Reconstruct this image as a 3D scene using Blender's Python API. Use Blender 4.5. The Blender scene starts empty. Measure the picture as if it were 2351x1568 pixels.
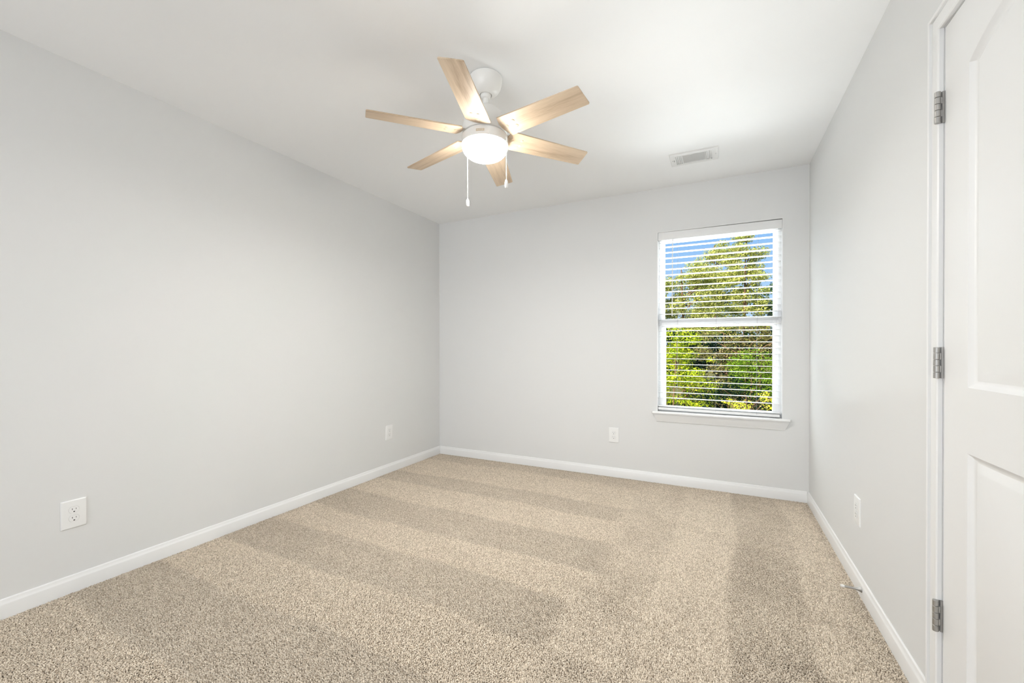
import bpy, bmesh, math, random
import numpy as np
from mathutils import Matrix, Vector

sc = bpy.context.scene
col = sc.collection
PI = math.pi

# ------------------------------------------------------------------ camera
W, H = 2351, 1568
cam_d = bpy.data.cameras.new('camera')
cam = bpy.data.objects.new('camera', cam_d)
col.objects.link(cam)
cam_d.sensor_fit = 'HORIZONTAL'
cam_d.sensor_width = 36.0
cam_d.lens = 36.0 * 959.393 / W
cam_d.shift_y = 20.5 / W
cam_d.clip_start = 0.02
cam_d.clip_end = 400
yaw, pitch, roll = 0.459552, -0.0053623, -0.0013861
cy_, sy_ = math.cos(yaw), math.sin(yaw)
fw = Vector((-sy_ * math.cos(pitch), cy_ * math.cos(pitch), math.sin(pitch)))
rt = Vector((cy_, sy_, 0))
up = rt.cross(fw)
r2 = rt * math.cos(roll) + up * math.sin(roll)
u2 = -rt * math.sin(roll) + up * math.cos(roll)
M = Matrix((r2, u2, -fw)).transposed().to_4x4()
M.translation = (0, 0, 1.1171)
cam.matrix_world = M
sc.camera = cam

# ------------------------------------------------------------------ render look
sc.view_settings.view_transform = 'Standard'
sc.view_settings.look = 'None'
sc.view_settings.gamma = 1
sc.view_settings.use_curve_mapping = False
sc.view_settings.exposure = 0.05
sc.cycles.max_bounces = 10
sc.cycles.diffuse_bounces = 6
sc.cycles.transparent_max_bounces = 12
sc.cycles.sample_clamp_indirect = 6.0

# room numbers (metres): camera stands at x = y = 0
LX, RX, DY, RY, CH = -2.6697, 0.5845, 3.6513, -2.2, 2.44
BH, BT = 0.077, 0.013
WX0, WX1, WZ0, WZ1 = -0.457, 0.421, 0.578, 2.074      # window hole
DOOR_Y0, DOOR_Y1, DOOR_Z = 0.878, 1.640, 2.038        # door leaf

# ------------------------------------------------------------------ world and lights
E_SKY, E_GND, E_FILL, E_BOWL, E_LAMP = 350, 2300, 44, 78.0, 20.0
wd = bpy.data.worlds.new('sky')
sc.world = wd
wd.use_nodes = True
nt = wd.node_tree
nt.nodes.clear()
wo = nt.nodes.new('ShaderNodeOutputWorld')
bg = nt.nodes.new('ShaderNodeBackground')
tcw = nt.nodes.new('ShaderNodeTexCoord')
sep = nt.nodes.new('ShaderNodeSeparateXYZ')
skr = nt.nodes.new('ShaderNodeValToRGB')
for e_, (p_, c_) in zip([skr.color_ramp.elements[0], skr.color_ramp.elements[1], skr.color_ramp.elements.new(0.3)],
                        [(0.0, (0.62, 0.80, 1.0)), (1.0, (0.05, 0.20, 0.62)), (0.3, (0.20, 0.47, 0.93))]):
    e_.position = p_; e_.color = (*c_, 1)
nt.links.new(tcw.outputs['Generated'], sep.inputs[0])
nt.links.new(sep.outputs['Z'], skr.inputs[0])
nt.links.new(skr.outputs[0], bg.inputs[0])
bg.inputs['Strength'].default_value = 1.0
nt.links.new(bg.outputs[0], wo.inputs[0])


def light(name, kind, loc, target=None, **kw):
    d = bpy.data.lights.new(name, kind)
    for k, v in kw.items():
        setattr(d, k, v)
    o = bpy.data.objects.new(name, d)
    col.objects.link(o)
    o.location = loc
    if target is not None:
        o.rotation_euler = (Vector(target) - Vector(loc)).to_track_quat('-Z', 'Y').to_euler()
    return o


# the sun stands behind the house and lights the trees outside
light('sun', 'SUN', (-8, -10, 14), (-8 + 0.42, -10 + 0.72, 14 - 0.58), energy=9.5, angle=0.009, color=(1, 0.95, 0.84))
# daylight from the sky above and from the sunlit ground below, entering at the window
light('daylight_sky', 'AREA', (2.6, DY + 2.6, 4.6), (-0.1, DY, 1.4), shape='RECTANGLE', size=5.0, size_y=4.0,
      energy=E_SKY, color=(0.96, 0.98, 1.0))
light('daylight_ground', 'AREA', (0.15, DY + 2.6, -1.4), (0.0, DY, 1.3), shape='RECTANGLE', size=2.2, size_y=4.0,
      energy=E_GND, color=(0.96, 0.985, 1.0))
# added fill lamp, set in a recess of the unseen wall behind the camera
light('rear_fill', 'AREA', (-1.1, RY - 0.02, 1.3), (-1.1, 2, 1.36), shape='RECTANGLE', size=2.3, size_y=2.0,
      energy=E_FILL, spread=2.1, color=(0.885, 0.94, 1.0))


# ------------------------------------------------------------------ node materials
def mat(name, base=(0.8, 0.8, 0.8), rough=0.5, metal=0.0, spec=0.5):
    m = bpy.data.materials.new(name)
    m.use_nodes = True
    b = m.node_tree.nodes['Principled BSDF']
    b.inputs['Base Color'].default_value = (*base, 1)
    b.inputs['Roughness'].default_value = rough
    b.inputs['Metallic'].default_value = metal
    b.inputs['Specular IOR Level'].default_value = spec
    return m, m.node_tree.nodes, m.node_tree.links, b


def bump(m, scale, strength, dist=0.001, detail=3, tex='NOISE', coord='Object', stretch=None):
    n, l = m.node_tree.nodes, m.node_tree.links
    b = n['Principled BSDF']
    tc = n.new('ShaderNodeTexCoord')
    src = tc.outputs[coord]
    if stretch:
        mp = n.new('ShaderNodeMapping')
        mp.inputs['Scale'].default_value = stretch
        l.new(src, mp.inputs[0])
        src = mp.outputs[0]
    t = n.new('ShaderNodeTexNoise')
    t.inputs['Scale'].default_value = scale
    t.inputs['Detail'].default_value = detail
    l.new(src, t.inputs['Vector'])
    bp = n.new('ShaderNodeBump')
    bp.inputs['Strength'].default_value = strength
    bp.inputs['Distance'].default_value = dist
    l.new(t.outputs['Fac'], bp.inputs['Height'])
    l.new(bp.outputs[0], b.inputs['Normal'])


WALL, *_ = mat('wall_paint', (0.72, 0.722, 0.716), 0.62, spec=0.3)
bump(WALL, 260, 0.12, 0.0006, 4)
CEIL, *_ = mat('ceiling_paint', (0.93, 0.935, 0.935), 0.9, spec=0.15)
bump(CEIL, 120, 0.12, 0.0008, 4)
TRIM, *_ = mat('trim_enamel', (0.80, 0.80, 0.795), 0.28, spec=0.5)
bump(TRIM, 60, 0.05, 0.0005, 2)
DOORM, *_ = mat('door_enamel', (0.79, 0.79, 0.785), 0.46, spec=0.5)
bump(DOORM, 90, 0.12, 0.0006, 4, stretch=(3, 3, 0.5))
VINYL, *_ = mat('white_vinyl', (0.80, 0.805, 0.815), 0.35)
PLAST, *_ = mat('white_plastic', (0.83, 0.83, 0.82), 0.3)
BLIND, bn, bl_, bb = mat('blind_slat_white', (0.79, 0.79, 0.785), 0.4)
bb.inputs['Subsurface Weight'].default_value = 0.0
SLOT, *_ = mat('dark_slot', (0.02, 0.02, 0.02), 0.7)
NICKEL, *_ = mat('satin_nickel', (0.43, 0.42, 0.405), 0.5, 1.0)
bump(NICKEL, 300, 0.08, 0.0002, 2, stretch=(1, 1, 12))
RUBBER, *_ = mat('white_rubber', (0.8, 0.79, 0.77), 0.6)
FANW, *_ = mat('fan_white_enamel', (0.85, 0.835, 0.805), 0.35)
VENTM, *_ = mat('vent_white', (0.80, 0.80, 0.79), 0.4)
SCREW, *_ = mat('beige_screw', (0.60, 0.50, 0.36), 0.35)
BARK, *_ = mat('pine_bark', (0.20, 0.115, 0.07), 0.9, spec=0.1)
bump(BARK, 12, 0.8, 0.03, 4, stretch=(1, 1, 0.2))
GROUND, gn, gl, gb = mat('forest_ground', (0.09, 0.10, 0.035), 0.95, spec=0.05)
_t = gn.new('ShaderNodeTexNoise'); _t.inputs['Scale'].default_value = 1.5; _t.inputs['Detail'].default_value = 6
_r = gn.new('ShaderNodeValToRGB')
_r.color_ramp.elements[0].color = (0.05, 0.07, 0.02, 1); _r.color_ramp.elements[1].color = (0.20, 0.17, 0.08, 1)
gl.new(_t.outputs['Fac'], _r.inputs[0]); gl.new(_r.outputs[0], gb.inputs['Base Color'])

# window glass: clear pane with a faint reflection
GLASS = bpy.data.materials.new('window_glass')
GLASS.use_nodes = True
n, l = GLASS.node_tree.nodes, GLASS.node_tree.links
n.clear()
_o = n.new('ShaderNodeOutputMaterial'); _tr = n.new('ShaderNodeBsdfTransparent'); _gl = n.new('ShaderNodeBsdfGlossy')
_fr = n.new('ShaderNodeFresnel'); _mx = n.new('ShaderNodeMixShader')
_tr.inputs[0].default_value = (0.97, 0.985, 0.98, 1)
_gl.inputs['Roughness'].default_value = 0.02
_fr.inputs[0].default_value = 1.45
_mul = n.new('ShaderNodeMath'); _mul.operation = 'MULTIPLY'; _mul.inputs[1].default_value = 0.03
l.new(_fr.outputs[0], _mul.inputs[0]); l.new(_mul.outputs[0], _mx.inputs[0])
l.new(_tr.outputs[0], _mx.inputs[1]); l.new(_gl.outputs[0], _mx.inputs[2]); l.new(_mx.outputs[0], _o.inputs[0])

# lit frosted bowl of the fan
BOWL, n, l, b = mat('lit_frosted_glass', (0.9, 0.88, 0.84), 0.3)
b.inputs['Emission Color'].default_value = (1.0, 0.95, 0.87, 1)
b.inputs['Emission Strength'].default_value = E_BOWL
CHAIN, *_ = mat('white_chain', (0.84, 0.83, 0.80), 0.35)

# pale oak of the blades, grain along local x
WOOD, n, l, b = mat('pale_oak', (0.6, 0.45, 0.3), 0.42)
tc = n.new('ShaderNodeTexCoord')
mp = n.new('ShaderNodeMapping'); mp.inputs['Scale'].default_value = (1.6, 26, 26)
oi = n.new('ShaderNodeObjectInfo')
ad = n.new('ShaderNodeVectorMath'); ad.operation = 'ADD'
cmb = n.new('ShaderNodeCombineXYZ')
sc10 = n.new('ShaderNodeMath'); sc10.operation = 'MULTIPLY'; sc10.inputs[1].default_value = 37.0
l.new(oi.outputs['Random'], sc10.inputs[0])
l.new(sc10.outputs[0], cmb.inputs[0]); l.new(sc10.outputs[0], cmb.inputs[1])
l.new(tc.outputs['Object'], mp.inputs[0]); l.new(mp.outputs[0], ad.inputs[0]); l.new(cmb.outputs[0], ad.inputs[1])
n1 = n.new('ShaderNodeTexNoise'); n1.inputs['Scale'].default_value = 1.0; n1.inputs['Detail'].default_value = 5; n1.inputs['Distortion'].default_value = 0.6
l.new(ad.outputs[0], n1.inputs['Vector'])
mp2 = n.new('ShaderNodeMapping'); mp2.inputs['Scale'].default_value = (14, 420, 420)
l.new(tc.outputs['Object'], mp2.inputs[0])
n2 = n.new('ShaderNodeTexNoise'); n2.inputs['Scale'].default_value = 1.0; n2.inputs['Detail'].default_value = 2
l.new(mp2.outputs[0], n2.inputs['Vector'])
mixf = n.new('ShaderNodeMath'); mixf.operation = 'MULTIPLY_ADD'; mixf.inputs[1].default_value = 0.45
l.new(n2.outputs['Fac'], mixf.inputs[0]); l.new(n1.outputs['Fac'], mixf.inputs[2])
rp = n.new('ShaderNodeValToRGB')
rp.color_ramp.elements[0].position = 0.45; rp.color_ramp.elements[0].color = (0.40, 0.29, 0.19, 1)
rp.color_ramp.elements[1].position = 0.95; rp.color_ramp.elements[1].color = (0.66, 0.53, 0.39, 1)
_e = rp.color_ramp.elements.new(0.68); _e.color = (0.56, 0.435, 0.31, 1)
l.new(mixf.outputs[0], rp.inputs[0]); l.new(rp.outputs[0], b.inputs['Base Color'])

# cut-pile carpet: yarn colour per tuft, vacuum tracks as lighter and darker nap
CARPET, n, l, b = mat('carpet_yarn', (0.5, 0.42, 0.32), 0.95, spec=0.05)
geo = n.new('ShaderNodeNewGeometry')
att = n.new('ShaderNodeAttribute'); att.attribute_name = 'nap'
rp = n.new('ShaderNodeValToRGB')
rp.color_ramp.elements[0].color = (0.425, 0.355, 0.275, 1)
rp.color_ramp.elements[1].color = (0.80, 0.705, 0.585, 1)
l.new(geo.outputs['Random Per Island'], rp.inputs[0])
nr = n.new('ShaderNodeMapRange'); nr.inputs['To Min'].default_value = 0.84; nr.inputs['To Max'].default_value = 1.05
l.new(att.outputs['Fac'], nr.inputs['Value'])
vm = n.new('ShaderNodeVectorMath'); vm.operation = 'SCALE'
l.new(rp.outputs[0], vm.inputs[0]); l.new(nr.outputs[0], vm.inputs['Scale'])
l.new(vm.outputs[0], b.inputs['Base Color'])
BACKING, *_ = mat('carpet_backing', (0.34, 0.27, 0.20), 0.95, spec=0.05)


def leaf_mat(name, stops, trans=0.35):
    m = bpy.data.materials.new(name)
    m.use_nodes = True
    n, l = m.node_tree.nodes, m.node_tree.links
    n.clear()
    o = n.new('ShaderNodeOutputMaterial'); d = n.new('ShaderNodeBsdfDiffuse'); t = n.new('ShaderNodeBsdfTranslucent')
    mx = n.new('ShaderNodeMixShader'); mx.inputs[0].default_value = trans
    g = n.new('ShaderNodeNewGeometry'); r = n.new('ShaderNodeValToRGB')
    while len(r.color_ramp.elements) < len(stops):
        r.color_ramp.elements.new(0.5)
    for e, (pos, c) in zip(r.color_ramp.elements, stops):
        e.position = pos; e.color = (*c, 1)
    l.new(g.outputs['Random Per Island'], r.inputs[0])
    l.new(r.outputs[0], d.inputs[0]); l.new(r.outputs[0], t.inputs[0])
    l.new(d.outputs[0], mx.inputs[1]); l.new(t.outputs[0], mx.inputs[2]); l.new(mx.outputs[0], o.inputs[0])
    return m


L_PINE = leaf_mat('pine_needles', [(0, (0.16, 0.19, 0.05)), (0.4, (0.42, 0.45, 0.11)), (0.8, (0.66, 0.66, 0.19)), (1, (0.74, 0.60, 0.28))])
L_DARK = leaf_mat('dark_evergreen_needles', [(0, (0.03, 0.065, 0.04)), (0.6, (0.09, 0.16, 0.075)), (1, (0.22, 0.30, 0.10))])
L_LIME = leaf_mat('yellow_green_leaves', [(0, (0.16, 0.25, 0.02)), (0.5, (0.42, 0.52, 0.03)), (1, (0.72, 0.68, 0.05))])
L_VINE = leaf_mat('brown_olive_leaves', [(0, (0.13, 0.09, 0.05)), (0.4, (0.22, 0.21, 0.06)), (0.75, (0.33, 0.33, 0.10)), (1, (0.42, 0.29, 0.17))])
L_CEDAR = leaf_mat('bright_cedar_leaves', [(0, (0.08, 0.16, 0.02)), (0.6, (0.22, 0.36, 0.03)), (1, (0.40, 0.50, 0.06))])
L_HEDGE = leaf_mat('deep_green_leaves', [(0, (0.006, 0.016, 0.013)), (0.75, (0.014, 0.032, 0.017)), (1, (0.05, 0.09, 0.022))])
L_YELL = leaf_mat('yellow_leaves', [(0, (0.34, 0.46, 0.05)), (0.5, (0.66, 0.66, 0.05)), (0.85, (0.85, 0.66, 0.05)), (1, (0.75, 0.62, 0.30))])


# ------------------------------------------------------------------ mesh helpers
class MB:
    def __init__(self):
        self.v = []; self.f = []

    def add(self, vs, fs):
        o = len(self.v)
        self.v += [tuple(x) for x in vs]
        self.f += [tuple(i + o for i in f) for f in fs]
        return self

    def box(self, x0, x1, y0, y1, z0, z1, b=0.0):
        if b <= 0:
            vs = [(x, y, z) for x in (x0, x1) for y in (y0, y1) for z in (z0, z1)]
            return self.add(vs, [(0, 1, 3, 2), (4, 6, 7, 5), (0, 4, 5, 1), (2, 3, 7, 6), (0, 2, 6, 4), (1, 5, 7, 3)])
        bm = bmesh.new()
        bmesh.ops.create_cube(bm, size=1)
        for v in bm.verts:
            v.co = ((x0 + x1) / 2 + v.co.x * (x1 - x0), (y0 + y1) / 2 + v.co.y * (y1 - y0), (z0 + z1) / 2 + v.co.z * (z1 - z0))
        bmesh.ops.bevel(bm, geom=list(bm.edges), offset=b, segments=2, affect='EDGES', profile=0.6)
        return self.bm(bm)

    def bm(self, bm):
        bm.verts.index_update()
        self.add([v.co[:] for v in bm.verts], [[v.index for v in f.verts] for f in bm.faces])
        bm.free()
        return self

    def lathe(self, prof, n=32, c=(0, 0, 0), axis='z'):
        """prof: (r, h) from one end to the other; ends with r = 0 close."""
        rows = []
        vs, fs = [], []

        def P(r, h, a):
            x, y = r * math.cos(a), r * math.sin(a)
            q = {'z': (x, y, h), 'x': (h, x, y), 'y': (x, h, y)}[axis]
            return (q[0] + c[0], q[1] + c[1], q[2] + c[2])
        for r, h in prof:
            if r < 1e-6:
                vs.append(P(0, h, 0)); rows.append([len(vs) - 1])
            else:
                k = len(vs)
                vs += [P(r, h, 2 * PI * i / n) for i in range(n)]
                rows.append(list(range(k, k + n)))
        for a, b in zip(rows, rows[1:]):
            for i in range(n):
                j = (i + 1) % n
                if len(a) == 1 and len(b) == 1:
                    continue
                if len(a) == 1:
                    fs.append((a[0], b[i], b[j]))
                elif len(b) == 1:
                    fs.append((a[i], b[0], a[j]))
                else:
                    fs.append((a[i], b[i], b[j], a[j]))
        for r in (rows[0], rows[-1]):
            if len(r) > 1:
                fs.append(tuple(r))
        return self.add(vs, fs)

    def loops(self, loops, cap0=True, cap1=True, closed=True):
        """skin a list of vertex loops of the same length"""
        n = len(loops[0])
        vs = [p for L in loops for p in L]
        fs = []
        for k in range(len(loops) - 1):
            for i in range(n if closed else n - 1):
                j = (i + 1) % n
                fs.append((k * n + i, k * n + j, (k + 1) * n + j, (k + 1) * n + i))
        if cap0:
            fs.append(tuple(range(n)))
        if cap1:
            fs.append(tuple(range((len(loops) - 1) * n, len(loops) * n)))
        return self.add(vs, fs)

    def tube(self, pts, rad, n=8):
        pts = [Vector(p) for p in pts]
        rr = rad if isinstance(rad, (list, tuple)) else [rad] * len(pts)
        L = []
        for i, p in enumerate(pts):
            d = (pts[min(i + 1, len(pts) - 1)] - pts[max(i - 1, 0)]).normalized()
            a = Vector((0, 0, 1)) if abs(d.z) < 0.9 else Vector((1, 0, 0))
            u = d.cross(a).normalized(); w = d.cross(u)
            L.append([tuple(p + (u * math.cos(2 * PI * k / n) + w * math.sin(2 * PI * k / n)) * rr[i]) for k in range(n)])
        return self.loops(L)

    def mesh(self, name, m, smooth=30, mtx=None):
        me = bpy.data.meshes.new(name)
        me.from_pydata(self.v, [], self.f)
        if mtx is not None:
            me.transform(mtx)
        bm = bmesh.new()
        bm.from_mesh(me)
        bmesh.ops.recalc_face_normals(bm, faces=bm.faces)
        bm.to_mesh(me)
        bm.free()
        me.materials.append(m)
        if smooth:
            me.polygons.foreach_set('use_smooth', [True] * len(me.polygons))
            me.set_sharp_from_angle(angle=math.radians(smooth))
        me.update()
        return me

    def build(self, name, m, parent=None, smooth=30, mtx=None, loc=None):
        o = bpy.data.objects.new(name, self.mesh(name, m, smooth, mtx))
        col.objects.link(o)
        if parent is not None:
            o.parent = parent
        if loc is not None:
            o.location = loc
        return o


def tag(o, label=None, cat=None, group=None, kind=None):
    if label: o['label'] = label
    if cat: o['category'] = cat
    if group: o['group'] = group
    if kind: o['kind'] = kind
    return o


def thing(name, label, cat, loc=(0, 0, 0), rz=0.0, group=None, kind=None):
    o = bpy.data.objects.new(name, None)
    o.empty_display_size = 0.05
    col.objects.link(o)
    o.location = loc
    o.rotation_euler = (0, 0, rz)
    return tag(o, label, cat, group, kind)


def copy_tree(o, parent=None):
    c = o.copy()
    col.objects.link(c)
    c.parent = parent
    for ch in list(o.children):
        copy_tree(ch, c)
    return c


# ------------------------------------------------------------------ room shell
T = 0.14
def struct(name, mb, m, label, cat, smooth=0):
    return tag(mb.build(name, m, None, smooth), label, cat, None, 'structure')


struct('floor', MB().box(LX - T, RX + T, RY - T, DY + T, -0.12, -0.011), BACKING, 'beige carpeted floor of the empty bedroom', 'floor')
struct('ceiling', MB().box(LX - T, RX + T, RY - T, DY + T, CH, CH + 0.12), CEIL, 'flat white ceiling carrying the fan and the vent', 'ceiling')
struct('wall_left', MB().box(LX - T, LX, RY - T, DY + T, -0.011, CH), WALL, 'long plain pale grey wall on the left side', 'wall')
struct('wall_back', MB().box(LX, WX0, DY, DY + T, -0.011, CH).box(WX1, RX, DY, DY + T, -0.011, CH)
       .box(WX0, WX1, DY, DY + T, -0.011, WZ0).box(WX0, WX1, DY, DY + T, WZ1, CH), WALL,
       'pale grey far wall holding the window', 'wall')
struct('wall_right', MB().box(RX, RX + T, DOOR_Y1 + 0.02, DY + T, -0.011, CH).box(RX, RX + T, RY - T, DOOR_Y0 - 0.02, -0.011, CH)
       .box(RX, RX + T, DOOR_Y0 - 0.02, DOOR_Y1 + 0.02, DOOR_Z + 0.02, CH), WALL, 'pale grey wall on the right side, beside the door', 'wall')
struct('wall_rear', MB().box(LX, RX, RY - T, RY - 0.03, -0.011, CH).box(LX, -2.3, RY - 0.03, RY, -0.011, CH)
       .box(0.1, RX, RY - 0.03, RY, -0.011, CH).box(-2.3, 0.1, RY - 0.03, RY, 2.34, CH), WALL, 'pale grey wall behind the camera', 'wall')  # shallow recess added to hold the fill lamp

# baseboards
BP = [(0, 0), (BT, 0), (BT, 0.054), (0.0115, 0.0585), (0.0085, 0.063), (0.0075, 0.068), (0.0055, 0.0745), (0.003, BH), (0, BH)]
def base_run(name, a, b, nrm, label):
    A, B = [Vector((x, y, 0)) for x, y in (a, b)]
    N = Vector((*nrm, 0))
    L = [[tuple(P + N * t + Vector((0, 0, z - (0.01 if z == 0 else 0)))) for t, z in BP] for P in (A, B)]
    return struct(name, MB().loops(L), TRIM, label, 'baseboard', 25)


base_run('baseboard_left', (LX, RY), (LX, DY), (1, 0), 'white baseboard along the left wall')
base_run('baseboard_back', (LX + BT, DY), (RX - BT, DY), (0, -1), 'white baseboard under the window wall')
base_run('baseboard_right', (RX, 1.703), (RX, DY), (-1, 0), 'white baseboard along the right wall, running up to the door casing')
base_run('baseboard_near', (RX, RY), (RX, 0.815), (-1, 0), 'short white baseboard on the near side of the door')

# ------------------------------------------------------------------ door, casing
ci0, ci1, ciz = DOOR_Y0 - 0.006, DOOR_Y1 + 0.006, DOOR_Z + 0.006
CP = [(0, 0), (0, 0.010), (0.0035, 0.0128), (0.0090, 0.0130), (0.0118, 0.0105), (0.0124, 0.0058), (0.0146, 0.0056), (0.0170, 0.0082), (0.030, 0.0104),
      (0.0415, 0.0114), (0.0440, 0.0096), (0.0458, 0.0096), (0.0468, 0.0165), (0.0500, 0.0182), (0.0555, 0.0172), (0.057, 0.0145), (0.057, 0)]
L = []
for w, t in CP:
    x = RX - t
    L.append([(x, ci1 + w, -0.01), (x, ci1 + w, ciz + w), (x, ci0 - w, ciz + w), (x, ci0 - w, -0.01)])
mb = MB().loops(L, False, False, closed=False)
mb.box(RX + 0.0005, RX + T, DOOR_Y1 + 0.0035, DOOR_Y1 + 0.02, -0.011, DOOR_Z + 0.0035)
mb.box(RX + 0.0005, RX + T, DOOR_Y0 - 0.02, DOOR_Y0 - 0.0035, -0.011, DOOR_Z + 0.0035)
mb.box(RX + 0.0005, RX + T, DOOR_Y0 - 0.02, DOOR_Y1 + 0.02, DOOR_Z + 0.0035, DOOR_Z + 0.02)
mb.box(RX + 0.04, RX + 0.052, DOOR_Y1 - 0.008, DOOR_Y1 + 0.0035, 0, DOOR_Z)
mb.box(RX + 0.04, RX + 0.052, DOOR_Y0, DOOR_Y1, DOOR_Z - 0.008, DOOR_Z + 0.0035)
struct('trim_1', mb, TRIM, 'white moulded casing and jamb around the panel door', 'door casing', 25)

door = thing('door_1', 'closed white two-panel door with arched upper panel and nickel hinges', 'door', (RX, DOOR_Y1, 0), kind='structure')
# leaf in local coordinates: x into the wall, y from 0 (hinge side) to -0.762
DW, DZ0, DZ1 = DOOR_Y1 - DOOR_Y0, 0.008, DOOR_Z
PL, PR = -0.130, -(DW - 0.130)                       # panel edges
pyc, phw = (PL + PR) / 2, (PL - PR) / 2
NA = 24
def panel_loop(z0, zs, rise, d):
    """outline of a panel inset by d; arch of given rise on top"""
    pts = [(PL - d, z0 + d), (PR + d, z0 + d)]
    for i in range(NA + 1):
        y = (PR + d) + (PL - PR - 2 * d) * i / NA
        u = (y - pyc) / phw
        pts.append((y, zs + rise * (1 - u * u) - d * (1.0 if rise == 0 else 1.04)))
    return pts


PAN = [(0.21, 0.839, 0.0), (1.012, 1.862, 0.068)]
PROF = [(0, 0), (0.0025, 0.0022), (0.008, 0.0075), (0.0145, 0.0112), (0.0185, 0.0118), (0.0205, 0.0112), (0.038, 0.0042), (0.041, 0.0036)]
mb = MB()
for z0, zs, rise in PAN:
    mb.loops([[(x, y, z) for y, z in panel_loop(z0, zs, rise, d)] for d, x in PROF], False, True)
def face(pts):
    mb.add([(0, y, z) for y, z in pts], [tuple(range(len(pts)))])
e = 0.002
face([(-e, DZ0), (-e, DZ1), (PL, DZ1), (PL, DZ0)])
face([(PR, DZ0), (PR, DZ1), (-DW + e, DZ1), (-DW + e, DZ0)])
face([(PL, DZ0), (PR, DZ0), (PR, PAN[0][0]), (PL, PAN[0][0])])
face([(PL, PAN[0][1]), (PR, PAN[0][1]), (PR, PAN[1][0]), (PL, PAN[1][0])])
top = panel_loop(*PAN[1], 0)[2:]
for a, b in zip(top, top[1:]):
    face([a, b, (b[0], DZ1), (a[0], DZ1)])
mb.add([(0, -e, DZ0), (0, -e, DZ1), (0.002, 0, DZ1), (0.002, 0, DZ0), (0.035, 0, DZ1), (0.035, 0, DZ0)], [(0, 1, 2, 3), (3, 2, 4, 5)])
mb.add([(0, -DW + e, DZ0), (0, -DW + e, DZ1), (0.002, -DW, DZ1), (0.002, -DW, DZ0), (0.035, -DW, DZ1), (0.035, -DW, DZ0)], [(0, 1, 2, 3), (3, 2, 4, 5)])
mb.add([(0, 0, DZ1), (0, -DW, DZ1), (0.035, -DW, DZ1), (0.035, 0, DZ1)], [(0, 1, 2, 3)])
mb.add([(0.035, 0, DZ0), (0.035, -DW, DZ0), (0.035, -DW, DZ1), (0.035, 0, DZ1)], [(0, 1, 2, 3)])
mb.build('door_leaf', DOORM, door, 25)


def hinge(z):
    # knuckle barrel stands proud of the door face; its leaf runs back into the gap at the door edge
    h = bpy.data.objects.new('hinge', None)
    col.objects.link(h); h.parent = door; h.location = (-0.0152, 0.0016, z)
    h['label'] = 'brushed nickel hinge'
    H2 = 0.0455
    seg = [(-H2, -0.0275), (-0.0275, -0.0085), (-0.0085, 0.0095), (0.0095, 0.0285), (0.0285, H2)]
    R_ = 0.0070
    for i, (a, b) in enumerate(seg):
        g = 0.0004
        MB().lathe([(0, a + g), (R_ - 0.0006, a + g), (R_, a + g + 0.0006), (R_, b - g - 0.0006), (R_ - 0.0006, b - g), (0, b - g)], 24).build('knuckle', NICKEL, h)
    mbl = MB()
    for i, (a, b) in enumerate(seg):
        if i % 2:
            mbl.box(0.0, 0.0105, -0.0016, 0.0000, a + 0.0004, b - 0.0004)
    mbl.box(0.0098, 0.0190, -0.0016, 0.0000, -H2, H2)
    mbl.build('leaf', NICKEL, h, 0)
    mbl = MB()
    for i, (a, b) in enumerate(seg):
        if not i % 2:
            mbl.box(0.0, 0.0120, 0.0030, 0.0040, a + 0.0004, b - 0.0004)
    mbl.box(0.0118, 0.0185, 0.0004, 0.0018, -H2, H2)
    mbl.build('jamb_leaf', NICKEL, h, 0)


for z in (1.814, 1.073, 0.334):
    hinge(z)

# ------------------------------------------------------------------ window
win = thing('window_1', 'white single-hung window looking out on pine trees', 'window', (0, DY, 0), kind='structure')
def ring(mb, x0, x1, z0, z1, ix0, ix1, iz0, iz1, y0, y1, b=0.0):
    mb.box(x0, ix0, y0, y1, z0, z1, b); mb.box(ix1, x1, y0, y1, z0, z1, b)
    mb.box(ix0 - 0.001, ix1 + 0.001, y0, y1, z0, iz0, b); mb.box(ix0 - 0.001, ix1 + 0.001, y0, y1, iz1, z1, b)
    return mb


g = 0.0005
ring(MB(), WX0 + g, WX1 - g, WZ0 + g, WZ1 - g, -0.434, 0.398, 0.600, 2.045, 0.072, 0.139, 0.0015).build('window_frame', VINYL, win)
us = ring(MB(), -0.4355, 0.3995, 1.302, 2.0465, -0.4105, 0.3715, 1.362, 2.003, 0.103, 0.130, 0.003).build('upper_sash', VINYL, win)
MB().box(-0.412, 0.373, 0.114, 0.118, 1.36, 2.005).build('pane', GLASS, us, 0)
ls_ = ring(MB(), -0.4365, 0.4005, 0.5985, 1.352, -0.400, 0.3672, 0.633, 1.289, 0.076, 0.1022, 0.003)
ls_.box(-0.4365, 0.4005, 0.070, 0.0775, 1.330, 1.349, 0.002)
ls = ls_.build('lower_sash', VINYL, win)
MB().box(-0.4015, 0.3687, 0.0885, 0.0925, 0.6315, 1.2905).build('pane', GLASS, ls, 0)
# white painted return lining of the opening
mb = MB()
mb.box(WX0 - 0.0035, WX0 + 0.0012, -0.0012, 0.074, 0.592, WZ1 + 0.002).box(WX1 - 0.0012, WX1 + 0.0035, -0.0012, 0.074, 0.592, WZ1 + 0.002).box(WX0, WX1, -0.0004, 0.074, WZ1 - 0.0012, WZ1 + 0.001)
mb.build('return_lining', TRIM, win, 0)

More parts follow.
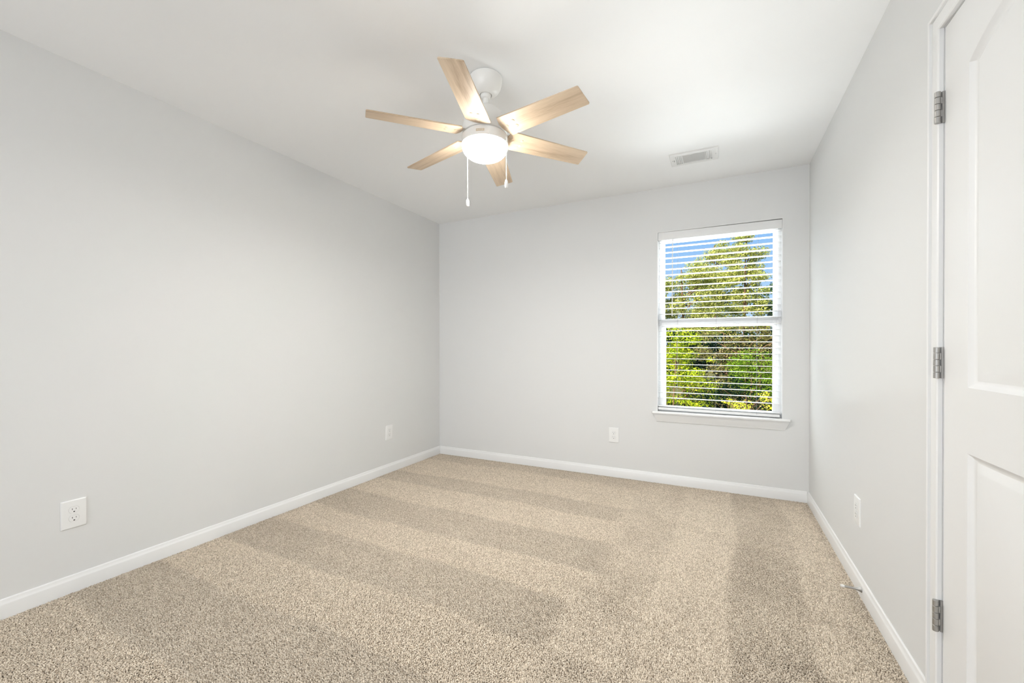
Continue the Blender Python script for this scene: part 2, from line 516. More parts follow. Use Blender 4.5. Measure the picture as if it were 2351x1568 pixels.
# sill: stool board with rounded nose and a cove apron with mitred returns
mb = MB()
nose = [(0.0, 0.5740), (-0.036, 0.5740), (-0.0395, 0.5755), (-0.0415, 0.5790), (-0.0420, 0.5830), (-0.0410, 0.5870), (-0.0385, 0.5905), (-0.034, 0.5920), (0.0, 0.5920)]
def stool_loop(x, s):
    return [(x + s * min(0.004, abs(d) * 0.0 + (0.004 if abs(d) > 0.038 else 0.0)) * -1, DY + d, z) for d, z in nose]
mb.loops([stool_loop(-0.4965, -1), stool_loop(0.4715, 1)])
mb.box(WX0 + 0.001, WX1 - 0.001, DY - 0.001, DY + 0.0745, 0.5745, 0.5915)
ap = [(0.0, 0.508), (0.0065, 0.508), (0.0088, 0.5115), (0.0096, 0.517), (0.0128, 0.5245), (0.0170, 0.535), (0.0212, 0.546), (0.0250, 0.557), (0.0268, 0.5635), (0.0285, 0.566), (0.0285, 0.5740), (0.0, 0.5740)]
L = []
for d, z in ap:
    L.append([(-0.4560 - d, DY, z), (-0.4560 - d, DY - d, z), (0.4310 + d, DY - d, z), (0.4310 + d, DY, z)])
mb.loops(L, True, True, closed=False)
struct('trim_2', mb, TRIM, 'white window stool and cove apron below the blind', 'window sill', 25)

# ------------------------------------------------------------------ blind
blind = thing('window_blind', 'white horizontal slat blind with open slats hanging in the window', 'blind', (-0.018, DY, 2.05))
blind.rotation_euler = (0, 0.006, 0)
ox, oz = 0.018, -2.05
bx0, bx1 = -0.4550 + ox, 0.4190 + ox
MB().box(bx0, bx1, 0.006, 0.018, 2.006 + oz, 2.0705 + oz, 0.0025).build('valance', BLIND, blind)
MB().box(bx0 + 0.004, bx1 - 0.004, 0.020, 0.066, 2.024 + oz, 2.066 + oz, 0.001).build('headrail', BLIND, blind)
slat_me = None
SP = 0.04645
tilt = math.radians(0.3)
for k in range(30):
    if slat_me is None:
        prof = [(-0.0245, 0.0), (-0.012, 0.0011), (0.0, 0.0015), (0.012, 0.0011), (0.0245, 0.0)]
        ring_ = [(a, b + 0.0013) for a, b in prof] + [(0.0250, 0.0), ] + [(a, b - 0.0013) for a, b in reversed(prof)] + [(-0.0250, 0.0)]
        ring_ = [(a * math.cos(tilt) - b * math.sin(tilt), -a * math.sin(tilt) * 1.0 + b * math.cos(tilt)) for a, b in ring_]
        mbs = MB().loops([[(x, a, b) for a, b in ring_] for x in (bx0 + 0.0095, bx1 - 0.003)])
        o = mbs.build('slat', BLIND, blind, 30)
        slat_me = o.data
    else:
        o = bpy.data.objects.new('slat', slat_me)
        col.objects.link(o); o.parent = blind
    o.location = (0, 0.043, 2.0005 - SP * k + oz) if k < 29 else (0, 0.043, 0.6305 + oz)
rail = MB().box(bx0 + 0.0095, bx1 - 0.003, 0.018, 0.068, 0.600 + oz, 0.621 + oz, 0.004)
rail.build('bottom_rail', BLIND, blind)
CORD, *_ = mat('ladder_cord', (0.22, 0.22, 0.23), 0.8)
for x in (-0.3005, -0.0135, 0.2675):
    mbc = MB()
    for y in (0.0165, 0.0695):
        mbc.tube([(x + ox, y, 0.61 + oz), (x + ox, y, 2.03 + oz)], 0.00045, 5)
    mbc.build('ladder_cord', CORD, blind)
mbw = MB().tube([(-0.339 + ox, -0.006, 1.385 + oz), (-0.3395 + ox, -0.004, 2.004 + oz)], 0.0036, 6)
mbw.lathe([(0, 1.374 + oz), (0.0046, 1.376 + oz), (0.0046, 1.392 + oz), (0, 1.394 + oz)], 10, (-0.339 + ox, -0.006, 0))
mbw.tube([(-0.3395 + ox, -0.004, 2.0 + oz), (-0.3395 + ox, -0.002, 2.006 + oz), (-0.3395 + ox, 0.012, 2.0005 + oz), (-0.3395 + ox, 0.024, 2.026 + oz)], 0.0015, 6)
mbw.build('tilt_wand', BLIND, blind)

# ------------------------------------------------------------------ outlets (front faces local -y)
def make_outlet():
    o = thing('wall_outlet', 'x', 'outlet', group='white outlet plates around the room')
    w, h = 0.0435, 0.0645
    L = []
    for ins, y in ((0, 0.0), (0, -0.0035), (0.0008, -0.0048), (0.003, -0.0062), (0.007, -0.0068), (0.009, -0.0069)):
        a, b = w - ins, h - ins
        L.append([(-a, y, -b), (a, y, -b), (a, y, b), (-a, y, b)])
    MB().loops(L).build('cover_plate', PLAST, o, 20)
    for z in (0.0196, -0.0196):
        pts = []
        for i in range(48):
            a = 2 * PI * i / 48
            pts.append((0.0175 * math.cos(a), max(-0.0143, min(0.0143, 0.0175 * math.sin(a)))))
        # thin dark joint round the receptacle, then its face
        Lr = [[(x * s, y, z + zz * s) for x, zz in pts] for s, y in ((1.035, -0.0067), (1.035, -0.00698))]
        r = MB().loops([[(x * s, y, z + zz * s) for x, zz in pts] for s, y in ((1.0, -0.0066), (1.0, -0.0078), (0.965, -0.0083), (0.5, -0.0084))]).build('receptacle', PLAST, o, 25)
        jm = MB().loops(Lr).build('joint', GREYJ, r, 0)
        s = MB()
        s.box(-0.0073, -0.0054, -0.00875, -0.0078, z + 0.0002, z + 0.0076)
        s.box(0.0055, 0.0072, -0.00875, -0.0078, z + 0.0010, z + 0.0070)
        gp = [(0.0028 * math.cos(PI * i / 10 + PI), z - 0.0082 + 0.0028 * math.sin(PI * i / 10 + PI)) for i in range(11)] + [(0.0028, z - 0.0062), (-0.0028, z - 0.0062)]
        s.loops([[(x, -0.0078, zz) for x, zz in gp], [(x, -0.00875, zz) for x, zz in gp]])
        s.build('slots', SLOT, r, 0)
    MB().lathe([(0.0033, -0.0066), (0.0033, -0.0074), (0.002, -0.0080), (0, -0.0082)], 16, axis='y').build('screw', PLAST, o, 30)
    return o


GREYJ, *_ = mat('joint_grey', (0.42, 0.42, 0.41), 0.8)
spots = [((LX, 0.827, 0.3565), PI / 2, 'white outlet cover plate on the left wall, the largest and nearest one'),
         ((LX, 2.887, 0.3585), PI / 2, 'white outlet cover plate on the left wall, just before the far corner'),
         ((-0.818, DY, 0.3605), 0, 'white outlet cover plate on the far wall, left of and below the window'),
         ((RX, 2.466, 0.3555), -PI / 2, 'white outlet cover plate on the right wall, seen edge-on above the baseboard')]
proto = make_outlet()
for i, (loc, rz, lab) in enumerate(spots):
    o = proto if i == 0 else copy_tree(proto)
    o.location = loc; o.rotation_euler = (0, 0, rz); o['label'] = lab

# ------------------------------------------------------------------ ceiling vent
vent = thing('ceiling_vent', 'white rectangular air register on the ceiling near the window wall', 'vent', (-0.156, 3.157, CH))
vw, vh = 0.1535, 0.1025
ops = [(-0.114, -0.076), (-0.0695, 0.0695), (0.076, 0.114)]      # openings along x
oy = 0.0695
mb = MB()
zt = -0.0065
xs = [-vw + 0.006] + [a for p_ in ops for a in p_] + [vw - 0.006]
for i in range(0, len(xs), 2):
    mb.add([(xs[i], -oy, zt), (xs[i + 1], -oy, zt), (xs[i + 1], oy, zt), (xs[i], oy, zt)], [(0, 1, 2, 3)])
for s in (-1, 1):
    mb.add([(xs[0], s * oy, zt), (xs[-1], s * oy, zt), (xs[-1], s * (vh - 0.006), zt), (xs[0], s * (vh - 0.006), zt)], [(0, 1, 2, 3)])
a, b = vw, vh
mb.loops([[(-a, -b, -0.0005), (a, -b, -0.0005), (a, b, -0.0005), (-a, b, -0.0005)], [(-a, -b, -0.002), (a, -b, -0.002), (a, b, -0.002), (-a, b, -0.002)],
          [(-a + 0.006, -b + 0.006, zt), (a - 0.006, -b + 0.006, zt), (a - 0.006, b - 0.006, zt), (-a + 0.006, b - 0.006, zt)]], False, False)
for x0, x1 in ops:
    mb.loops([[(x0, -oy, zz), (x1, -oy, zz), (x1, oy, zz), (x0, oy, zz)] for zz in (zt, -0.0012)], False, False)
vm_ = mb.build('vent_frame', VENTM, vent, 20)
MB().box(-0.12, 0.12, -0.075, 0.075, -0.0011, -0.0004).build('damper', VENTM, vent, 0)
mb = MB()
nf = 16
for i in range(nf):
    y = -oy + (i + 0.5) * 2 * oy / nf
    mb.add([(-0.0695, y - 0.0032, -0.0056), (0.0695, y - 0.0032, -0.0056), (0.0695, y + 0.0032, -0.0050), (-0.0695, y + 0.0032, -0.0050)], [(0, 1, 2, 3)])
mb.build('centre_louvers', VENTM, vent, 0)
for s in (-1, 1):
    mb = MB()
    for i in range(4):
        x = s * (0.080 + i * 0.0113)
        x2 = x + s * 0.0045
        mb.box(min(x, x2) - 0.0012, max(x, x2) - 0.0, -oy, oy, -0.0072, -0.003)
    mb.build('side_louvers', VENTM, vent, 0)
    MB().lathe([(0.0038, -0.006), (0.0036, -0.0074), (0.0015, -0.0082), (0, -0.0082)], 12, (s * 0.136, -0.005, 0)).build('screw', NICKEL, vent)
MB().box(-0.128, -0.124, -0.012, 0.004, -0.012, -0.0062).build('damper_lever', NICKEL, vent, 0)

# ------------------------------------------------------------------ door stop on the baseboard
ds = thing('door_stop', 'nickel rigid door stop with white tip on the right baseboard', 'door stop', (RX - BT, 2.355, 0.0385))
MB().lathe([(0, -0.0), (0.0125, -0.0), (0.0125, -0.0015), (0.0108, -0.004), (0.0075, -0.012), (0.0055, -0.019), (0.0048, -0.026), (0.0046, -0.064), (0, -0.064)], 24, axis='x').build('stop_shaft', NICKEL, ds)
MB().lathe([(0, -0.0615), (0.0058, -0.0615), (0.0062, -0.0635), (0.0060, -0.0735), (0.0048, -0.0755), (0, -0.0760)], 20, axis='x').build('rubber_tip', RUBBER, ds)

# ------------------------------------------------------------------ ceiling fan
FX, FY = -1.0230, 1.7820
fan = thing('ceiling_fan', 'white ceiling fan with six pale oak blades and a lit bowl', 'ceiling fan', (FX, FY, CH))
TL = Matrix.Translation((0, 0, -0.055)) @ Matrix.Rotation(math.radians(-1.39), 4, 'X') @ Matrix.Rotation(math.radians(0.3), 4, 'Y') @ Matrix.Translation((0, 0, 0.055))
can = [(0.0, -0.0005), (0.0735, -0.0005), (0.0735, -0.0045), (0.0790, -0.0046), (0.0798, -0.007), (0.0795, -0.022), (0.0775, -0.036), (0.0725, -0.052), (0.0640, -0.067), (0.0520, -0.079), (0.0400, -0.0855), (0.0310, -0.088), (0.0290, -0.0865), (0.0285, -0.080), (0.0, -0.078)]
MB().lathe(can, 56).build('canopy', FANW, fan, 28)
MB().lathe([(0.0, -0.060), (0.0245, -0.078), (0.0262, -0.088), (0.0235, -0.099), (0.0175, -0.104), (0.0, -0.104)], 36).build('hanger_ball', FANW, fan, 40, TL)
rod = MB().lathe([(0.0125, -0.070), (0.0125, -0.150)], 28)
rod.build('downrod', FANW, fan, 40, TL)
mot = [(0.0, -0.136), (0.0170, -0.136), (0.0180, -0.140), (0.026, -0.142), (0.044, -0.150), (0.064, -0.163), (0.082, -0.180), (0.095, -0.199), (0.1035, -0.219), (0.108, -0.238),
       (0.1095, -0.256), (0.1095, -0.281), (0.106, -0.284), (0.0, -0.284)]
MB().lathe(mot, 64).build('motor_housing', FANW, fan, 35, TL)
ring_p = [(0.0, -0.284), (0.098, -0.284), (0.098, -0.292), (0.1075, -0.2925), (0.1110, -0.2950), (0.1120, -0.2990), (0.1122, -0.3310), (0.1132, -0.3325), (0.1132, -0.3360), (0.1112, -0.3368), (0.0, -0.3368)]
kit = MB().lathe(ring_p, 64).build('light_ring', FANW, fan, 30, TL)
bowl = [(0.1105, -0.3365), (0.1108, -0.340)] + [(0.1108 * math.cos(t) ** 0.72, -0.340 - 0.062 * math.sin(t)) for t in [PI / 2 * i / 16 for i in range(1, 16)]] + [(0.0, -0.402)]
bowl_o = MB().lathe(bowl, 64).build('glass_bowl', BOWL, fan, 60, TL)
bowl_o['label'] = 'glowing frosted bowl'
lamp = light('fan_lamp', 'AREA', (0, 0, 0), shape='DISK', size=0.085, energy=E_LAMP, color=(0.975, 0.965, 0.94))
lamp.parent = fan
lamp.matrix_local = TL @ Matrix.Translation((0, 0, -0.4032))

# blades: one mesh, six copies; local x runs outwards
A0 = 287.1
ZB = -0.2825
phi = math.radians(-12.8)
def blade_mesh():
    out = []
    r0, r1, w0, w1 = 0.112, 0.549, 0.0625, 0.0515
    def corner(cx, cy, rad, a0, a1):
        return [(cx + rad * math.cos(a0 + (a1 - a0) * i / 4), cy + rad * math.sin(a0 + (a1 - a0) * i / 4)) for i in range(5)]
    # inner end follows the drum, tip square with small rounded corners
    for i in range(11):
        t = w0 * 0.985 - 2 * w0 * 0.985 * i / 10
        out.append((r0 + 0.024 * (abs(t) / w0) ** 2 * 0.75, t))
    out += corner(r1 - 0.006, -w1 + 0.006, 0.006, -PI / 2, 0)
    out += corner(r1 - 0.006, w1 - 0.006, 0.006, 0, PI / 2)
    def P(x, y, z):
        return (x, y * math.cos(phi) - z * math.sin(phi), y * math.sin(phi) + z * math.cos(phi) - 0.032 * (x - 0.11))   # slight droop
    th = 0.0032
    c = (sum(p[0] for p in out) / len(out), 0)
    def ins(s):
        return [(c[0] + (x - c[0]) * (1 - s / 0.22), y * (1 - s / 0.055)) for x, y in out]
    L = [[P(x, y, z) for x, y in ins(s)] for s, z in ((0.0012, -th), (0.0, -th + 0.0012), (0.0, th - 0.0012), (0.0012, th))]
    return MB().loops(L), P


bmb, PB = blade_mesh()
bl_o = bmb.build('blade', WOOD, fan, 25)
for (x, y) in ((0.1905, 0.0165), (0.1905, -0.0165), (0.143, 0.0)):
    s = MB().lathe([(0.0085, 0.0), (0.0085, -0.0012), (0.0068, -0.0022), (0.0055, -0.0014), (0.003, -0.0022), (0, -0.0026)], 20).build('screw', SCREW, bl_o)
    s.location = PB(x, y, -0.0031)
    s.rotation_euler = (phi, 0, 0)
br = MB()
br.loops([[PB(x, y, z) for x, y in ((0.085, -0.022), (0.150, -0.030), (0.215, -0.028), (0.215, 0.028), (0.150, 0.030), (0.085, 0.022))] for z in (0.0034, 0.0068)])
br.build('blade_arm', FANW, bl_o, 25)
TLB = TL @ Matrix.Translation((-0.002, -0.001, ZB))
for k in range(6):
    o = bl_o if k == 0 else copy_tree(bl_o, fan)
    o.matrix_basis = TLB @ Matrix.Rotation(math.radians(A0 + 60 * k), 4, 'Z')

# pull chains (fine bead chain) with their pendants
def pull_chain(x, y, z0, z1, zb):
    ch = bpy.data.objects.new('pull_chain', None)
    col.objects.link(ch); ch.parent = fan; ch.location = (x - FX, y - FY, 0)
    mb = MB()
    mb.tube([(0, 0, z0 - CH), (0, 0, z1 - CH)], 0.0007, 6)
    nb = int((z0 - z1) / 0.0042)
    for i in range(nb):
        zz = z0 - CH - (i + 0.5) * (z0 - z1) / nb
        mb.lathe([(0, zz - 0.0016), (0.0014, zz - 0.0008), (0.0014, zz + 0.0008), (0, zz + 0.0016)], 6)
    sx = -1 if x < FX else 1
    mb.tube([(-sx * 0.006, 0, z0 - CH + 0.002), (0, 0, z0 - CH + 0.002), (0, 0, z0 - CH - 0.002)], 0.002, 8)
    mb.build('bead_chain', CHAIN, ch, 60)
    pd = [(0, z1), (0.0028, z1 - 0.0005), (0.0060, z1 - 0.006), (0.0076, z1 - 0.014), (0.0080, z1 - 0.021), (0.0070, zb + 0.003), (0.0060, zb), (0.0035, zb), (0.0030, zb + 0.004), (0, zb + 0.004)]
    MB().lathe([(r, z - CH) for r, z in pd], 24).build('pendant', CHAIN, ch, 35)


pull_chain(-1.1375, 1.796, 2.112, 1.8715, 1.8345)
pull_chain(-0.9050, 1.772, 2.118, 1.9180, 1.8790)

# small raised badge with the maker's name on the light ring
am = math.radians(-60 - 14)
bR = 0.1122
def ringpt(a, z, r):
    return (r * math.cos(a), r * math.sin(a), z)
a_c = math.atan2(-FY, -FX) - math.radians(11.5)
da = 0.0195 / bR
mb = MB()
pts_o = [(a_c - da + 2 * da * i / 8) for i in range(9)]
mb.loops([[ringpt(a, -0.3095, bR - 0.001) for a in pts_o] + [ringpt(a, -0.3205, bR - 0.001) for a in reversed(pts_o)],
          [ringpt(a, -0.3095, bR + 0.0010) for a in pts_o] + [ringpt(a, -0.3205, bR + 0.0010) for a in reversed(pts_o)]])
badge = mb.build('badge', SCREW, kit, 20, TL)
fc = bpy.data.curves.new('lettering', 'FONT')
fc.body = 'HUNTER'; fc.size = 0.0085; fc.align_x = 'CENTER'; fc.align_y = 'CENTER'; fc.extrude = 0.0003
fo = bpy.data.objects.new('lettering', fc)
col.objects.link(fo)
bpy.context.view_layer.update()
dg = bpy.context.evaluated_depsgraph_get()
fm = bpy.data.meshes.new_from_object(fo.evaluated_get(dg))
bpy.data.objects.remove(fo)
for v in fm.vertices:
    a = a_c + v.co.x / bR
    v.co = ringpt(a, -0.315 + v.co.y, bR + 0.0011 + v.co.z)
fm.transform(TL)
fm.materials.clear(); fm.materials.append(FANW)
lt = bpy.data.objects.new('lettering', fm)
col.objects.link(lt); lt.parent = badge


# ------------------------------------------------------------------ carpet pile
def carpet():
    rng = np.random.default_rng(7)
    s = 0.0050
    x = np.arange(LX + BT + 0.002, RX - BT - 0.001, s)
    y = np.arange(0.30, DY - BT - 0.001, s)
    X, Y = np.meshgrid(x, y)
    X = (X + (np.arange(X.shape[0]) % 2)[:, None] * s * 0.5).ravel(); Y = Y.ravel()
    # what the photographed frame and a step beside it can see
    keep = (Y > 0.52 - 0.18 * (X + 2.67)) & (Y > 0.30 + 0.85 * (X + 0.6))
    X, Y = X[keep], Y[keep]
    N = len(X)
    X = X + rng.normal(0, 0.0009, N); Y = Y + rng.normal(0, 0.0009, N)
    X = np.clip(X, LX + BT + 0.002, RX - BT - 0.002); Y = np.minimum(Y, DY - BT - 0.002)

    def sm(e0, e1, t):
        t = np.clip((t - e0) / (e1 - e0), 0, 1); return t * t * (3 - 2 * t)

    def wob(X, Y, sd, f):
        r = np.random.default_rng(sd); o = np.zeros_like(X)
        for k in range(6):
            kx, ky = r.normal(0, f, 2); o += np.sin(kx * X + ky * Y + r.uniform(0, 6.3)) / 6 ** 0.5
        return o
    # vacuum tracks: across the room on the left, towards the window on the right
    yy = Y + 0.016 * wob(X, Y, 1, 5) + 0.02 * (X + 1.6) * 0.5
    dark = np.zeros(N)
    for a, b, st in ((0.78, 1.15, 1), (1.46, 1.78, 0.95), (2.06, 2.40, 0.9), (2.73, 2.98, 0.75), (3.42, 3.70, 0.55), (0.2, 0.42, 0.4)):
        dark = np.maximum(dark, st * sm(a - 0.02, a + 0.02, yy) * (1 - sm(b - 0.02, b + 0.02, yy)))
    xx = X + 0.022 * wob(X, Y, 2, 4)
    dr = np.zeros(N)
    for a, b, st in ((-0.57, -0.25, 0.45), (0.065, 0.365, 0.75), (0.50, 0.62, 0.25)):
        dr = np.maximum(dr, st * sm(a - 0.02, a + 0.02, xx) * (1 - sm(b - 0.02, b + 0.02, xx)))
    dr = dr * (0.75 + 0.25 * np.tanh(wob(X, Y, 5, 6) * 1.2))
    side = sm(-0.60, -0.52, X + 0.035 * wob(X, Y, 3, 5))
    nap = 1 - (dark * (1 - side) + dr * side)
    nap = nap + 0.10 * wob(X, Y, 9, 14) + 0.07 * wob(X, Y, 11, 40)
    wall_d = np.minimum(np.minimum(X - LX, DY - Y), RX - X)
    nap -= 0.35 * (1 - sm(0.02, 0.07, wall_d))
    nap = np.clip(nap, -0.2, 1.3)
    # each tuft: square-ish plug that leans with the nap and is tapered at the tip
    h = 0.0085 * rng.uniform(0.8, 1.12, N)
    lean = (nap - 0.5) * 0.75
    lx = np.where(side > 0.5, 0.0, lean) * h + rng.normal(0, 0.0014, N)
    ly = np.where(side > 0.5, lean, 0.15 * lean) * h + rng.normal(0, 0.0014, N)
    rot = rng.uniform(0, PI, N); r = 0.0029 * rng.uniform(0.85, 1.2, N)
    V = np.zeros((N, 9, 3), np.float32)
    for k in range(4):
        a = rot + k * PI / 2
        V[:, k, 0] = X + 0.75 * r * np.cos(a); V[:, k, 1] = Y + 0.75 * r * np.sin(a); V[:, k, 2] = -0.0095
        a2 = a + 0.5
        V[:, 4 + k, 0] = X + 0.75 * lx + r * np.cos(a2); V[:, 4 + k, 1] = Y + 0.75 * ly + r * np.sin(a2); V[:, 4 + k, 2] = -0.0095 + 0.78 * h
    V[:, 8, 0] = X + lx; V[:, 8, 1] = Y + ly; V[:, 8, 2] = -0.0095 + h
    fq = []
    for k in range(4):
        j = (k + 1) % 4
        fq.append((k, j, 4 + j, 4 + k))
    ft = [(4 + k, 4 + (k + 1) % 4, 8) for k in range(4)]
    base = (np.arange(N) * 9)[:, None]
    Q = np.concatenate([base + np.array(f)[None, :] for f in fq], 1).reshape(-1)
    Tt = np.concatenate([base + np.array(f)[None, :] for f in ft], 1).reshape(-1)
    me = bpy.data.meshes.new('carpet')
    me.vertices.add(N * 9); me.vertices.foreach_set('co', V.reshape(-1))
    nl = len(Q) + len(Tt)
    me.loops.add(nl); me.loops.foreach_set('vertex_index', np.concatenate([Q, Tt]).astype(np.int32))
    nq, ntr = N * 4, N * 4
    me.polygons.add(nq + ntr)
    starts = np.concatenate([np.arange(nq) * 4, nq * 4 + np.arange(ntr) * 3]).astype(np.int32)
    me.polygons.foreach_set('loop_start', starts)
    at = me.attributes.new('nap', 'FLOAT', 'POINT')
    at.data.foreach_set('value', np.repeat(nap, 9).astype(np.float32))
    me.update(calc_edges=True)
    me.polygons.foreach_set('use_smooth', np.ones(nq + ntr, bool))
    me.materials.append(CARPET)
    o = bpy.data.objects.new('carpet', me)
    col.objects.link(o)
    return tag(o, 'beige cut-pile carpet with lighter and darker vacuum tracks', 'carpet', None, 'stuff')


carpet()

# ------------------------------------------------------------------ outside: ground, trees and shrubs
GZ = -3.2
gm = MB()
NX, NY = 24, 20
gv = []
for j in range(NY + 1):
    for i in range(NX + 1):
        x = -30 + 60 * i / NX; y = DY + 0.6 + 46 * j / NY
        gv.append((x, y, GZ + 0.09 * max(0, y - 12) + 0.15 * math.sin(x * 0.9 + y * 0.5)))
gm.add(gv, [(j * (NX + 1) + i, j * (NX + 1) + i + 1, (j + 1) * (NX + 1) + i + 1, (j + 1) * (NX + 1) + i) for j in range(NY) for i in range(NX)])
struct('ground', gm, GROUND, 'leafy ground of the yard outside the window', 'ground', 60)


def gz(x, y):
    return GZ + 0.09 * max(0, y - 12)


def leaves(rng, clusters, size, per, elong=1.6, flat=0.5):
    """clusters: (x, y, z, rx, ry, rz); leaf blades scattered through each puff, denser near its skin"""
    C, R, Nn = [], [], []
    for (x, y, z, rx, ry, rz) in clusters:
        n_ = max(6, int(per * rx * rz / 0.09))
        d = rng.normal(size=(n_, 3)); d /= np.linalg.norm(d, axis=1)[:, None]
        rad = rng.uniform(0.25, 1.0, n_) ** 0.5
        C.append(np.array([x, y, z]) + d * rad[:, None] * np.array([rx, ry, rz]))
        Nn.append(d + rng.normal(0, 0.6, (n_, 3)))
    C = np.concatenate(C); Nn = np.concatenate(Nn)
    n_ = len(C)
    Nn /= np.linalg.norm(Nn, axis=1)[:, None]
    a = rng.normal(size=(n_, 3)); u = np.cross(Nn, a); u /= np.linalg.norm(u, axis=1)[:, None]
    w = np.cross(Nn, u)
    s = size * rng.uniform(0.6, 1.35, n_)[:, None]
    V = np.stack([C - u * s * elong * 0.5, C + w * s * 0.5 * 0.9 - Nn * s * 0.1, C + u * s * elong * 0.5, C - w * s * 0.5 * 0.9 - Nn * s * 0.1], 1).reshape(-1, 3)
    return V.astype(np.float32), n_


def quad_mesh(name, V, n_, m):
    me = bpy.data.meshes.new(name)
    me.vertices.add(n_ * 4); me.vertices.foreach_set('co', V.reshape(-1))
    me.loops.add(n_ * 4); me.loops.foreach_set('vertex_index', np.arange(n_ * 4, dtype=np.int32))
    me.polygons.add(n_); me.polygons.foreach_set('loop_start', (np.arange(n_) * 4).astype(np.int32))
    me.update(calc_edges=True)
    me.materials.append(m)
    return me


def plant(name, label, cat, x, y, crown, m, size, per, seed, trunk_r=0.12, limbs=10, group=None, bark=BARK, top=None, elong=1.6):
    """crown: list of puffs in world coordinates; trunk and limbs reach into them"""
    rng = np.random.default_rng(seed)
    z0 = gz(x, y)
    o = thing(name, label, cat, (x, y, z0), group=group)
    V, n_ = leaves(rng, crown, size, per, elong)
    V = V - np.array([x, y, z0], np.float32)
    f = bpy.data.objects.new('foliage', quad_mesh('foliage', V, n_, m))
    col.objects.link(f); f.parent = o
    zt = (top if top is not None else max(c[2] for c in crown)) - z0
    mb = MB()
    pts, rr = [], []
    for i in range(7):
        t = i / 6
        pts.append((0.10 * math.sin(seed + 3 * t), 0.10 * math.cos(seed * 2 + 2.4 * t) - 0.1, -0.15 + (zt + 0.15) * t)); rr.append(trunk_r * (1 - 0.82 * t))
    mb.tube(pts, rr, 9)
    idx = rng.choice(len(crown), min(limbs, len(crown)), replace=False)
    for i in idx:
        c = crown[i]
        e = Vector((c[0] - x, c[1] - y, c[2] - z0))
        zb = max(0.3, e.z - 0.35 - 0.25 * abs(e.x))
        s = Vector((0, 0, min(zb, zt * 0.95)))
        m1 = (s + e) / 2 + Vector((rng.normal(0, .06), rng.normal(0, .06), 0.05))
        mb.tube([s, m1, e], [trunk_r * 0.32, trunk_r * 0.22, trunk_r * 0.07], 6)
    mb.build('trunk', bark, o, 60)
    return o


def puffs(seed, n_, x0, x1, y0, y1, zfun, r0, r1, squash=0.55):
    """n_ puffs between x0..x1, heights drawn between zfun(x) = (low, high)"""
    rng = random.Random(seed)
    out = []
    for _ in range(n_):
        x = rng.uniform(x0, x1); lo, hi = zfun(x); r = rng.uniform(r0, r1)
        z = rng.uniform(lo, hi) - r * squash
        out.append((x, rng.uniform(y0, y1), z, r, r, r * squash))
    return out


def lerp(x, tab):
    for (a, za), (b, zb) in zip(tab, tab[1:]):
        if x <= b:
            return za + (zb - za) * (x - a) / (b - a) if x > a else za
    return tab[-1][1]


TG = 'trees beyond the window'
# tall sunlit pines, left to right
sky1 = [(-3.9, 2.9), (-2.4, 3.6), (-1.9, 4.15), (-1.4, 4.6), (-0.85, 4.75), (-0.4, 4.45), (0.0, 4.0)]
plant('pine_tree', 'tall sunlit pine with rounded top at the left of the window view', 'tree', -1.25, 17.8,
      puffs(1, 130, -2.8, -0.1, 17.3, 18.3, lambda x: (1.0, lerp(x, sky1)), 0.26, 0.50), L_PINE, 0.043, 340, 1, 0.11, 20, TG)
sky2 = [(-1.1, 5.0), (-0.6, 5.8), (0.1, 6.25), (0.55, 6.2), (1.0, 5.6)]
plant('pine_tree', 'tall sunlit pine in the middle of the window view', 'tree', -0.1, 22.0,
      puffs(2, 100, -1.05, 0.85, 21.5, 22.5, lambda x: (1.0, lerp(x, sky2)), 0.28, 0.53), L_PINE, 0.050, 350, 2, 0.10, 18, TG)
sky3 = [(0.2, 5.35), (0.6, 5.97), (1.0, 6.28), (1.45, 5.97), (1.75, 4.7), (2.05, 3.9)]
plant('pine_tree', 'tallest pine, its open crown against the sky right of the window middle', 'tree', 1.05, 19.9,
      puffs(3, 78, 0.37, 1.68, 19.5, 20.3, lambda x: (1.0, lerp(x, sky3)), 0.22, 0.43), L_PINE, 0.046, 340, 3, 0.09, 18, TG)
plant('evergreen_tree', 'dark bluish evergreen at the right edge of the window view', 'tree', 2.5, 24.2,
      puffs(4, 60, 1.66, 3.5, 23.7, 24.7, lambda x: (0.4, 4.55 - 0.5 * abs(x - 2.75)), 0.27, 0.53), L_DARK, 0.065, 150, 4, 0.11, 14, TG)
plant('pine_tree', 'pine standing outside to the left, mostly hidden by the window jamb', 'tree', -5.4, 19.5,
      puffs(5, 60, -6.6, -4.1, 18.6, 20.4, lambda x: (0.6, 4.4 - 0.35 * abs(x + 5.4)), 0.32, 0.6), L_PINE, 0.08, 90, 5, 0.12, 14, TG)
plant('pine_tree', 'pine standing outside to the right, mostly hidden by the window jamb', 'tree', 4.4, 20.5,
      puffs(6, 60, 3.1, 5.7, 19.6, 21.4, lambda x: (0.6, 4.6 - 0.35 * abs(x - 4.4)), 0.32, 0.6), L_PINE, 0.08, 90, 6, 0.12, 14, TG)
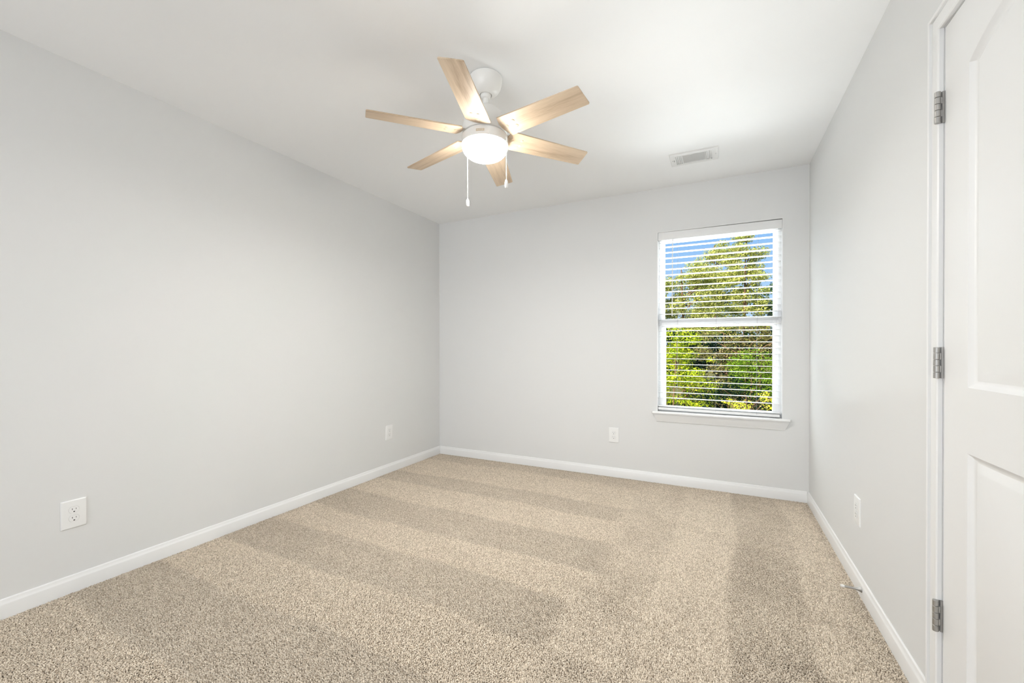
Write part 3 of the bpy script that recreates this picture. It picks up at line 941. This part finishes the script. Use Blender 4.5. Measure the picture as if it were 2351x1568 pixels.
# thickets closing the view under the pines
SG = 'shrubs below the pines'
plant('thicket', 'dark green thicket filling the gap below the pine trunks', 'shrub', 0.2, 15.9,
      puffs(7, 170, -4.2, 4.2, 15.7, 16.1, lambda x: (-1.9, 1.98 + 0.2 * math.sin(2 * x)), 0.33, 0.55, 0.7), L_HEDGE, 0.075, 110, 7, 0.08, 10, SG)
plant('vine_thicket', 'brownish olive vine-covered thicket in the lower window sash', 'shrub', 0.75, 14.2,
      puffs(8, 120, -0.75, 2.3, 13.9, 14.6, lambda x: (-1.2, 1.98), 0.18, 0.38, 0.6), L_VINE, 0.040, 220, 8, 0.05, 34, SG)
plant('cedar_shrub', 'vivid green feathery cedar at the right of the lower sash', 'shrub', 1.05, 12.6,
      puffs(9, 60, 0.35, 1.75, 12.3, 12.9, lambda x: (0.1, 1.2 - 0.45 * abs(x - 0.85)), 0.16, 0.32, 0.6), L_CEDAR, 0.034, 240, 9, 0.04, 8, SG)
plant('leafy_shrub', 'bright yellow-green leafy shrub at the left of the lower sash', 'shrub', -0.95, 11.3,
      puffs(10, 160, -2.2, -0.16, 11.0, 11.6, lambda x: (-0.9, 1.66 - 0.75 * max(0, x + 0.75)), 0.15, 0.29, 0.62), L_LIME, 0.036, 230, 10, 0.035, 14, SG)
plant('hedge_shrub', 'deep green hedge behind the yellow sapling', 'shrub', 0.5, 9.9,
      puffs(11, 110, -0.55, 1.6, 9.7, 10.1, lambda x: (-1.9, (0.62 if x > -0.1 else 0.35) + 0.1 * math.sin(5 * x)), 0.17, 0.30, 0.65), L_HEDGE, 0.030, 240, 11, 0.03, 8, SG)
# yellow-leaved sapling close to the house
sap = [(0.13, 8.0, 0.21, 0.10, 0.12, 0.07), (0.27, 8.05, 0.15, 0.12, 0.12, 0.09), (0.42, 7.95, 0.17, 0.10, 0.12, 0.09), (0.36, 8.0, 0.03, 0.16, 0.15, 0.10),
       (0.15, 8.0, -0.01, 0.15, 0.14, 0.1), (0.66, 8.0, 0.33, 0.10, 0.1, 0.10), (0.74, 8.0, 0.19, 0.14, 0.12, 0.12), (0.86, 7.95, 0.39, 0.08, 0.1, 0.10),
       (0.62, 8.0, -0.07, 0.24, 0.2, 0.12), (0.3, 8.0, -0.29, 0.3, 0.2, 0.16), (0.9, 8.0, -0.02, 0.16, 0.15, 0.14)]
plant('yellow_sapling', 'small yellow-leaved sapling at the bottom right of the window view', 'shrub', 0.45, 8.0, sap, L_YELL, 0.028, 480, 12, 0.02, 11, top=0.12, elong=1.4)
